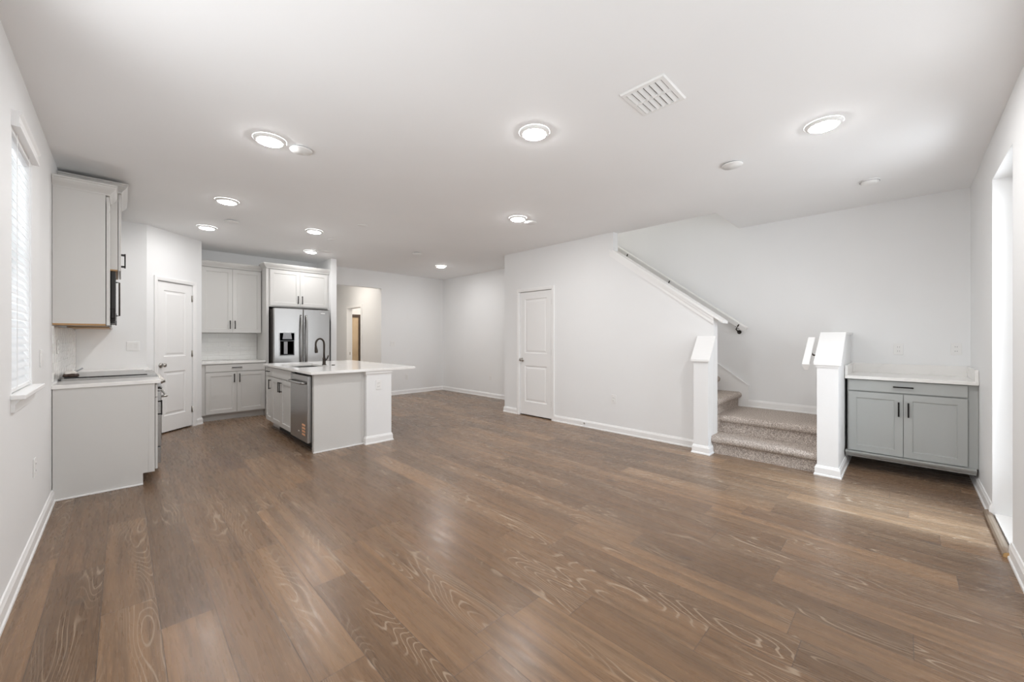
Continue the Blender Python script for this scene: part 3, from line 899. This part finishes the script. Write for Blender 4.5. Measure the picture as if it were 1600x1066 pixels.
# upper cabinets on the left wall
def upper(label, y0, y1, xf, z0, z1, nd, left, right, hz, cz=True):
    t = thing('wall_cabinet', label, 'cabinet', (xf, y0, z0), QL)
    w = y1 - y0
    dd = xf - XL - 0.002
    MB().box(0, 0, 0.012, w, dd, z1 - z0).build('body', CP, t)
    MB().box(0.001, 0.001, 0.0, w - 0.001, dd - 0.001, 0.014).build('bottom_panel', 'raw_wood', t)
    if nd == 1:
        d_ = shaker(t, 0.003, w - 0.003, 0.004, z1 - z0 - 0.012, CP); pull(d_, w - 0.045, hz - z0, ln=0.12)
    else:
        d_ = shaker(t, 0.003, w / 2 - 0.0015, 0.004, z1 - z0 - 0.012, CP); pull(d_, w / 2 - 0.033, hz - z0)
        d_ = shaker(t, w / 2 + 0.0015, w - 0.003, 0.004, z1 - z0 - 0.012, CP); pull(d_, w / 2 + 0.033, hz - z0)
    crown(t, w, dd, z1 - z0, CP, left, right)
    return t
upper('light grey wall cabinet with bare wood underside, nearest on the left wall', 4.747, 5.118, -0.100, 1.395, 2.490, 1, True, False, 1.50)
upper('taller light grey wall cabinet above the microwave', 5.120, 5.880, -0.030, 1.905, 2.625, 2, True, True, 2.055)
upper('light grey wall cabinet between the microwave and the pantry wall', 5.882, 6.838, -0.100, 1.395, 2.490, 2, False, False, 1.50)
# microwave
t = thing('microwave', 'black and stainless over-the-range microwave between the left wall cabinets', 'microwave', (-0.075, 5.122, 1.425), QL)
w = 0.756
MB().box(0, 0, 0, w, -0.075 - XL - 0.014, 0.476).build('body', 'black_plastic', t)
md = MB().box(0.002, -0.030, 0.045, w - 0.17, -0.002, 0.474, 0.003).build('door', 'black_plastic', t)
MB().box(0.05, -0.032, 0.10, w - 0.22, -0.029, 0.42, 0.001).build('door_window', 'black_glass', md)
MB().tube([(w - 0.195, -0.03, 0.09), (w - 0.195, -0.054, 0.09), (w - 0.195, -0.054, 0.43), (w - 0.195, -0.03, 0.43)], 0.007, 10).build('handle', 'bronze', md)
MB().box(w - 0.168, -0.030, 0.045, w - 0.002, -0.002, 0.474, 0.003).build('control_panel', 'black_glass', t)
MB().box(0.002, -0.028, 0.0, w - 0.002, -0.002, 0.042, 0.002).build('vent_grille', 'black_plastic', t)

# --- island (front looks -X: rotz = -90deg, local x -> -Y, local y -> +X)
QI = -PI / 2
xi = 1.500
yi_far = 6.555
t = thing('base_cabinet', 'narrow white island cabinet with one drawer and one door at the far end', 'cabinet', (xi, yi_far, 0), QI)
w = 0.320
base_body(t, w, 0.58, CP)
d_ = slab(t, 0.004, w - 0.002, 0.752, 0.872, CP); pull(d_, w / 2, 0.815, False)
d_ = shaker(t, 0.004, w - 0.002, 0.115, 0.740, CP); pull(d_, w - 0.05, 0.640)
t = thing('base_cabinet', 'white island sink cabinet with paired doors beside the dishwasher', 'cabinet', (xi, yi_far - 0.320, 0), QI)
w = 0.885
MB().box(0, 0, 0.10, w, 0.58, 0.66).box(0, 0, 0.66, w, 0.018, 0.884).build('body', CP, t)
MB().box(0, 0.075, 0, w, 0.093, 0.10).build('toe_kick', 'black_plastic', t)
d_ = slab(t, 0.002, w - 0.003, 0.752, 0.872, CP)
d_ = shaker(t, 0.002, w / 2 - 0.0015, 0.115, 0.740, CP); pull(d_, w / 2 - 0.035, 0.640)
d_ = shaker(t, w / 2 + 0.0015, w - 0.003, 0.115, 0.740, CP); pull(d_, w / 2 + 0.035, 0.640)
# dishwasher
t = thing('dishwasher', 'stainless steel dishwasher with bar handle and copper stripes label in the island', 'dishwasher', (xi + 0.02, 5.345, 0), QI)
w = 0.625
MB().box(0.006, 0, 0.09, w - 0.006, 0.54, 0.868).build('body', 'black_plastic', t)
MB().box(0.0, 0.055, 0.0, w, 0.075, 0.10).build('toe_kick', 'black_plastic', t)
dd_ = MB().box(0.004, -0.052, 0.105, w - 0.004, -0.001, 0.858, 0.004).build('door', 'stainless', t)
mb = MB().tube([(0.055, -0.052, 0.775), (0.06, -0.083, 0.775), (0.10, -0.092, 0.775), (w - 0.10, -0.092, 0.775), (w - 0.06, -0.083, 0.775), (w - 0.055, -0.052, 0.775)], 0.013, 12)
mb.build('handle', 'stainless', dd_)
mb = MB()
for k in range(4):
    z = 0.175 + k * 0.036
    mb.box(w - 0.185, -0.0535, z, w - 0.075, -0.0520, z + 0.022)
tag(mb.build('stripe_label', 'copper_label', dd_), 'four short copper stripes')
MB().box(0.300, -0.0530, 0.195, 0.345, -0.0520, 0.207).build('badge', 'plastic_white', dd_)
MB().box(0.04, -0.0530, 0.820, 0.11, -0.0520, 0.828).build('brand_mark', 'dispenser_grey', dd_)
# end panel
t = thing('end_panel', 'plain grey panel closing the near end of the island beside the dishwasher', 'panel', (1.512, 4.650, 0))
MB().box(0, 0, 0.0, 0.575, 0.055, 0.884).build('panel', CP, t)
MB().box(-0.006, -0.012, 0.0, 0.576, 0.0, 0.014, 0.003).build('shoe_moulding', 'trim_paint', t)
MB().box(0.545, -0.006, 0.014, 0.576, 0.0, 0.884).build('scribe_strip', CP, t)
# knee wall with wide end
mb = MB()
mb.box(2.090, 4.592, 0, 2.415, 4.75, 0.884)
mb.box(2.090, 4.75, 0, 2.210, yi_far, 0.884)
struct('wall_island', mb, 'wall_paint')
baseboard('baseboard_island', [(2.210, yi_far), (2.210, 4.75), (2.415, 4.75), (2.415, 4.592), (2.090, 4.592), (2.090, 4.640)])
struct('trim_3', MB().skin([(2.415, 4.75), (2.415, 4.592), (2.090, 4.592), (2.090, 4.645)], [(0, 0.838), (0.004, 0.838), (0.008, 0.850), (0.014, 0.856), (0.014, 0.884), (0, 0.884)]), 'trim_paint')
# countertop with sink cut-out
cx0, cx1, cy0, cy1 = 1.455, 2.742, 4.562, 6.600
sx0, sx1, sy0, sy1 = 1.575, 1.965, 5.400, 6.130
mb = MB()
bm = mb.bm
for zz in (0.885, 0.915):
    pass
def ring_slab(mb, o, i, z0, z1):
    O = [(o[0], o[2]), (o[1], o[2]), (o[1], o[3]), (o[0], o[3])]
    I = [(i[0], i[2]), (i[1], i[2]), (i[1], i[3]), (i[0], i[3])]
    V = {}
    for nm, pts in (('O', O), ('I', I)):
        for z in (z0, z1):
            V[nm, z] = [mb.bm.verts.new((x, y, z)) for x, y in pts]
    for k in range(4):
        j = (k + 1) % 4
        mb.bm.faces.new((V['O', z1][k], V['O', z1][j], V['I', z1][j], V['I', z1][k]))
        mb.bm.faces.new((V['O', z0][k], V['O', z0][j], V['I', z0][j], V['I', z0][k]))
        mb.bm.faces.new((V['O', z0][k], V['O', z0][j], V['O', z1][j], V['O', z1][k]))
        mb.bm.faces.new((V['I', z0][k], V['I', z0][j], V['I', z1][j], V['I', z1][k]))
    bmesh.ops.bevel(mb.bm, geom=[e for e in mb.bm.edges if abs(e.verts[0].co.z - e.verts[1].co.z) < 1e-6], offset=0.003, segments=2, affect='EDGES')
ring_slab(mb, (cx0, cx1, cy0, cy1), (sx0, sx1, sy0, sy1), 0.885, 0.915)
tag(mb.build('countertop', 'quartz'), 'large white quartz countertop of the kitchen island', 'countertop')
# sink
t = thing('sink', 'stainless undermount sink in the island countertop', 'sink', ((sx0 + sx1) / 2, (sy0 + sy1) / 2, 0.68))
a, c, h_ = (sx1 - sx0) / 2 + 0.004, (sy1 - sy0) / 2 + 0.004, 0.2035
mb = MB()
mb.box(-a, -c, 0, a, c, 0.004)
mb.box(-a, -c, 0, -a + 0.003, c, h_); mb.box(a - 0.003, -c, 0, a, c, h_)
mb.box(-a, -c, 0, a, -c + 0.003, h_); mb.box(-a, c - 0.003, 0, a, c, h_)
mb.build('basin', 'stainless', t)
MB().lathe([(0, 0.006), (0.045, 0.006), (0.045, 0.004), (0, 0.004)], (0, 0, 0), 'z', 24).build('drain', 'nickel', t)
# faucet
fx_, fy_ = 1.985, 5.690
t = thing('faucet', 'dark bronze gooseneck faucet with pull-down sprayer on the island', 'faucet', (fx_, fy_, 0.915))
MB().lathe([(0, 0), (0.028, 0), (0.028, 0.006), (0.021, 0.012), (0.020, 0.075), (0.022, 0.085), (0.017, 0.10), (0, 0.10)], (0, 0, 0), 'z', 24).build('base', 'bronze', t)
dirx, diry = -0.93, -0.36
pts = [(0, 0, 0.09), (0, 0, 0.20), (0, 0, 0.285)]
rr = 0.068
for k in range(1, 13):
    an = PI - k * PI / 12 * 1.08
    u = rr + rr * math.cos(an)
    pts.append((dirx * u, diry * u, 0.285 + rr * math.sin(an) * 1.15))
MB().tube(pts, 0.0125, 14).build('spout', 'bronze', t)
e_ = Vector(pts[-1])
dd2 = (Vector(pts[-1]) - Vector(pts[-2])).normalized()
MB().tube([e_, e_ + dd2 * 0.02, e_ + dd2 * 0.07, e_ + dd2 * 0.095], [0.013, 0.016, 0.021, 0.019], 16).build('spray_head', 'bronze', t)
MB().tube([(0.0, -0.015, 0.065), (0.012, -0.045, 0.070), (0.025, -0.065, 0.105), (0.030, -0.075, 0.135)], [0.010, 0.009, 0.008, 0.007], 10).build('lever', 'bronze', t)
tag(MB().lathe([(0, 0), (0.022, 0), (0.022, 0.006), (0.018, 0.010), (0, 0.010)], (0, 0, 0), 'z', 24).build('button_cap', 'bronze', loc=(2.045, 5.520, 0.915)), 'small round dark button on the island countertop beside the faucet', 'button')

# --- grey cabinet in the right corner (front looks -X)
GP = 'cabinet_grey'
xg = 5.180
t = thing('base_cabinet', 'grey base cabinet with one drawer and two doors in the right corner', 'cabinet', (xg, 0.410, 0), QI)
w = 0.410 + 0.385
MB().box(0, 0, 0.165, w, XB - xg - 0.002, 0.884).build('body', GP, t)
MB().box(w, 0.0, 0.165, w + 0.057, 0.018, 0.884).build('filler', GP, t)
MB().box(0.0, XB - xg - 0.06, 0.0, w, XB - xg - 0.026, 0.165).build('plinth', GP, t)
mb = MB()
# cove moulding hanging under the front edge
mb.prism([(-0.052, 0.168), (-0.052, 0.158), (-0.040, 0.140), (-0.020, 0.122), (-0.014, 0.112), (0.01, 0.112), (0.01, 0.168)], 'x', -0.012, w + 0.045)
mb.build('base_moulding', GP, t)
d_ = slab(t, 0.010, w - 0.004, 0.772, 0.876, GP); pull(d_, w / 2, 0.828, False)
d_ = shaker(t, 0.010, w / 2 - 0.0005, 0.175, 0.760, GP); pull(d_, w / 2 - 0.030, 0.620)
d_ = shaker(t, w / 2 + 0.0025, w - 0.004, 0.175, 0.760, GP); pull(d_, w / 2 + 0.034, 0.620)
mb = MB()
mb.box(5.130, YR + 0.002, 0.885, XB - 0.001, 0.428, 0.915, 0.003)
mb.box(XB - 0.021, YR + 0.002, 0.913, XB - 0.001, 0.428, 1.015, 0.002)
mb.box(5.150, 0.408, 0.913, XB - 0.021, 0.428, 1.015, 0.002)
mb.box(5.150, YR + 0.002, 0.913, XB - 0.021, YR + 0.022, 1.015, 0.002)
tag(mb.build('countertop', 'quartz'), 'white quartz countertop with upstand on the grey corner cabinet', 'countertop')

# ------------------------------------------------------------------ ceiling lights
GL = 'round disc ceiling lights'
def ceiling_light(label, x, y, lens='lamp_lens'):
    t = thing('ceiling_light', label, 'ceiling light', (x, y, H), 0, GL)
    MB().lathe([(0.107, -0.0005), (0.106, -0.004), (0.090, -0.017), (0.080, -0.019), (0.079, -0.014)], (0, 0, 0), 'z', 48).build('trim_ring', 'plastic_white', t)
    MB().lathe([(0.079, -0.0183), (0.072, -0.0225), (0.055, -0.0252), (0.030, -0.0266), (0.0, -0.027)], (0, 0, 0), 'z', 48).build('lens', lens, t)
    return t
L0 = ceiling_light('round ceiling light nearest the window, beside the large round cover disc', 0.765, 3.28)
for lab, x, y in (('round ceiling light straight ahead in the middle of the living room ceiling', 2.06, 1.845),
                  ('round ceiling light nearest the right wall', 3.375, 0.39),
                  ('round ceiling light in front of the stair wall, beside a round cover disc', 3.393, 3.309),
                  ('round ceiling light at the far end near the alcove', 4.562, 6.617)):
    dup(L0, lab, (x, y, H))
L1 = ceiling_light('round ceiling light over the kitchen, nearer of the two by the left wall', 0.785, 5.06, 'lamp_lens_kitchen')
for lab, x, y in (('round ceiling light over the kitchen, in front of the pantry door', 0.785, 6.449),
                  ('round ceiling light above the kitchen island', 1.844, 5.652),
                  ('round ceiling light in front of the refrigerator', 2.242, 7.028)):
    dup(L1, lab, (x, y, H))
# round blank cover discs with a shadow gap
GC = 'round blank cover discs'
def cover(label, x, y):
    t = thing('ceiling_cover', label, 'ceiling cover', (x, y, H), 0, GC)
    MB().lathe([(0.0, -0.010), (0.074, -0.010), (0.078, -0.014), (0.076, -0.020), (0.0, -0.022)], (0, 0, 0), 'z', 40).build('disc', 'plastic_white', t)
    MB().lathe([(0.055, -0.0005), (0.055, -0.011)], (0, 0, 0), 'z', 32).build('mounting_collar', 'dispenser_grey', t)
    return t
c0 = cover('round white ceiling cover disc beside the light nearest the window', 0.972, 3.266)
for lab, x, y in (('round white ceiling cover disc over the kitchen near the left wall', 0.959, 5.879),
                  ('round white ceiling cover disc in front of the stairs', 3.598, 1.016),
                  ('round white ceiling cover disc beside the light before the stair wall', 3.600, 3.293),
                  ('round white ceiling cover disc before the far alcove', 3.557, 5.858)):
    dup(c0, lab, (x, y, H))
GPn = 'small pendant cover plates'
def plate(label, x, y):
    t = MB().lathe([(0.0, -0.010), (0.050, -0.009), (0.058, -0.005), (0.060, -0.0005)], (0, 0, 0), 'z', 32).build('cover_plate', 'plastic_white', loc=(x, y, H))
    return tag(t, label, 'ceiling cover', GPn)
p0 = plate('small flat white cover plate over the island, nearer one', 2.187, 4.927)
o = p0.copy(); C.objects.link(o); o.location = (2.179, 5.949, H); o['label'] = 'small flat white cover plate over the island, farther one'
t = thing('smoke_detector', 'white round smoke detector near the right rear corner of the ceiling', 'smoke detector', (4.876, 0.23, H))
MB().lathe([(0.070, -0.0005), (0.070, -0.012), (0.066, -0.016), (0.060, -0.030), (0.045, -0.036), (0, -0.037)], (0, 0, 0), 'z', 36).build('body', 'plastic_white', t)
MB().lathe([(0.069, -0.0135), (0.0712, -0.0135), (0.0712, -0.0155), (0.066, -0.0155)], (0, 0, 0), 'z', 36).build('vent_slot', 'dispenser_grey', t)
# vents
def vent(label, x, y, lx, ly, rows=6, cols=2):
    t = thing('ceiling_vent', label, 'vent', (x, y, H))
    mb = MB()
    hx, hy = lx / 2, ly / 2
    b_ = 0.028
    mb.skin([(-hx, -hy), (-hx, hy), (hx, hy), (hx, -hy)], [(0, -0.001), (0, -0.004), (-0.006, -0.012), (-b_, -0.013), (-b_, -0.001)], close=True)
    mb.build('frame', 'plastic_white', t)
    MB().box(-hx + b_ - 0.002, -hy + b_ - 0.002, -0.0030, hx - b_ + 0.002, hy - b_ + 0.002, -0.0008).build('backing', 'dark_gap', t)
    ix, iy = hx - b_, hy - b_
    MB().box(-0.008, -iy, -0.0135, 0.008, iy, -0.003).build('centre_bar', 'plastic_white', t)
    for cc in range(cols):
        xa = -ix if cc == 0 else 0.008
        xb = -0.008 if cc == 0 else ix
        for k in range(rows):
            yc = -iy + (k + 0.5) * 2 * iy / rows
            hw_ = iy / rows
            mb = MB().prism([(yc - hw_ * 0.62, -0.0050), (yc - hw_ * 0.45, -0.0045), (yc + hw_ * 0.80, -0.0150), (yc + hw_ * 0.62, -0.0165)], 'x', xa, xb)
            mb.build('louvre', 'plastic_white', t)
    return t
vent('square white louvred vent in the near part of the ceiling', 2.252, 1.065, 0.31, 0.27)
vent('small louvred vent beside the light in front of the refrigerator', 2.36, 6.83, 0.26, 0.14, 3)

# ------------------------------------------------------------------ outlets and switches (front looks to -y)
def outlet(label, loc, rotz, group='wall outlets'):
    t = thing('wall_outlet', label, 'outlet', loc, rotz, group)
    MB().box(-0.036, -0.006, -0.058, 0.036, -0.0005, 0.058, 0.0025).build('cover_plate', 'plastic_white', t)
    for s_ in (-1, 1):
        r_ = MB().box(-0.016, -0.0085, s_ * 0.0215 - 0.014, 0.016, -0.005, s_ * 0.0215 + 0.014, 0.003).build('receptacle', 'plastic_white', t)
        MB().box(-0.0075, -0.0089, s_ * 0.0215 - 0.004, -0.0055, -0.0080, s_ * 0.0215 + 0.006).box(0.0055, -0.0089, s_ * 0.0215 - 0.004, 0.0075, -0.0080, s_ * 0.0215 + 0.006).build('slot', 'dark_gap', r_)
    return t
o0 = outlet('white outlet low on the stair wall right of the closet door', (SX0, 2.807, 0.455), QI)
for lab, loc, rz_ in (('white outlet low on the left wall between window and grey cabinet', (XL, 3.865, 0.475), QL),
                      ('white outlet on the island end below the countertop', (2.243, 4.592, 0.712), 0.0),
                      ('white outlet low on the far wall right of the hall opening', (4.663, YF, 0.385), 0.0),
                      ('white outlet low on the alcove wall', (ALC, 6.366, 0.415), QI),
                      ('white outlet in the tile behind the range run, next to the near cabinet', (XL + 0.0105, 4.980, 1.215), QL),
                      ('white outlet in the tile beside the refrigerator', (1.283, YF - 0.011, 1.175), 0.0),
                      ('white outlet above the grey corner cabinet, left one', (XB, 0.049, 1.172), QI),
                      ('white outlet above the grey corner cabinet, right one by the corner', (XB, -0.352, 1.180), QI)):
    dup(o0, lab, loc, rz_)
def switch(label, loc, rotz, gangs):
    t = thing('light_switch', label, 'light switch', loc, rotz, 'light switches')
    hw_ = 0.036 + (gangs - 1) * 0.023
    MB().box(-hw_, -0.006, -0.058, hw_, -0.0005, 0.058, 0.0025).build('cover_plate', 'plastic_white', t)
    for g in range(gangs):
        xc = (g - (gangs - 1) / 2) * 0.046
        mb = MB().prism([(-0.0055, -0.033), (-0.0110, 0.033), (-0.005, 0.033), (-0.005, -0.033)], 'x', xc - 0.0165, xc + 0.0165)
        mb.build('rocker', 'plastic_white', t)
    return t
switch('white double switch on the pantry wall above the counter', (0.096, 6.842, 1.186), 0.0, 2)
switch('white double switch on the far wall right of the hall opening', (4.310, YF, 1.162), 0.0, 2)
switch('white single switch on the left wall between window and wall cabinet', (XL, 4.136, 1.152), QL, 1)
# door stop on the baseboard
t = thing('door_stop', 'small metal door stop on the baseboard beside the closet door', 'door stop', (SX0 - 0.014, 3.276, 0.055))
MB().lathe([(0, 0.0), (0.013, 0.0), (0.012, -0.006), (0.005, -0.008), (0.005, -0.055), (0, -0.055)], (0, 0, 0), 'x', 14).build('rod', 'nickel', t)
MB().lathe([(0, -0.055), (0.008, -0.055), (0.009, -0.066), (0, -0.068)], (0, 0, 0), 'x', 14).build('tip', 'plastic_white', t)

# ------------------------------------------------------------------ loose wood strip at the patio door
t = thing('wood_strip', 'half-round brown wood strip with cut tan end lying along the patio door sill', 'floor strip', (4.085, YR + 0.0165, 0))
half = 0.412
sec = [(-0.0225, 0.0), (0.0225, 0.0), (0.0225, 0.008), (0.018, 0.020), (0.009, 0.029), (-0.003, 0.032), (-0.015, 0.028), (-0.0225, 0.018)]
sec = [(-u, v) for u, v in sec][::-1]
MB().prism(sec, 'x', -half + 0.0, half).build('strip', 'strip_wood', t)
MB().prism([(u * 0.94, 0.015 + (v - 0.015) * 0.92) for u, v in sec], 'x', -half - 0.0015, -half + 0.001).build('cut_end', 'end_grain', t)

# ------------------------------------------------------------------ dark framed door seen through the hall doorway
t = thing('framed_panel', 'dark brown framed tan panel seen through the hall doorway', 'framed panel', (4.20, 10.80, 0))
fw_, fh = 0.557, 1.94
mb = MB()
mb.box(0, -0.03, 0.0, 0.07, 0.0, fh); mb.box(fw_ - 0.075, -0.03, 0, fw_, 0.0, fh); mb.box(0.07, -0.03, fh - 0.08, fw_ - 0.075, 0.0, fh); mb.box(0.07, -0.03, 0, fw_ - 0.075, 0, 0.08)
mb.build('frame', 'dark_wood', t)
MB().box(0.06, -0.012, 0.06, fw_ - 0.06, -0.004, fh - 0.06).build('panel', 'tan_panel', t)
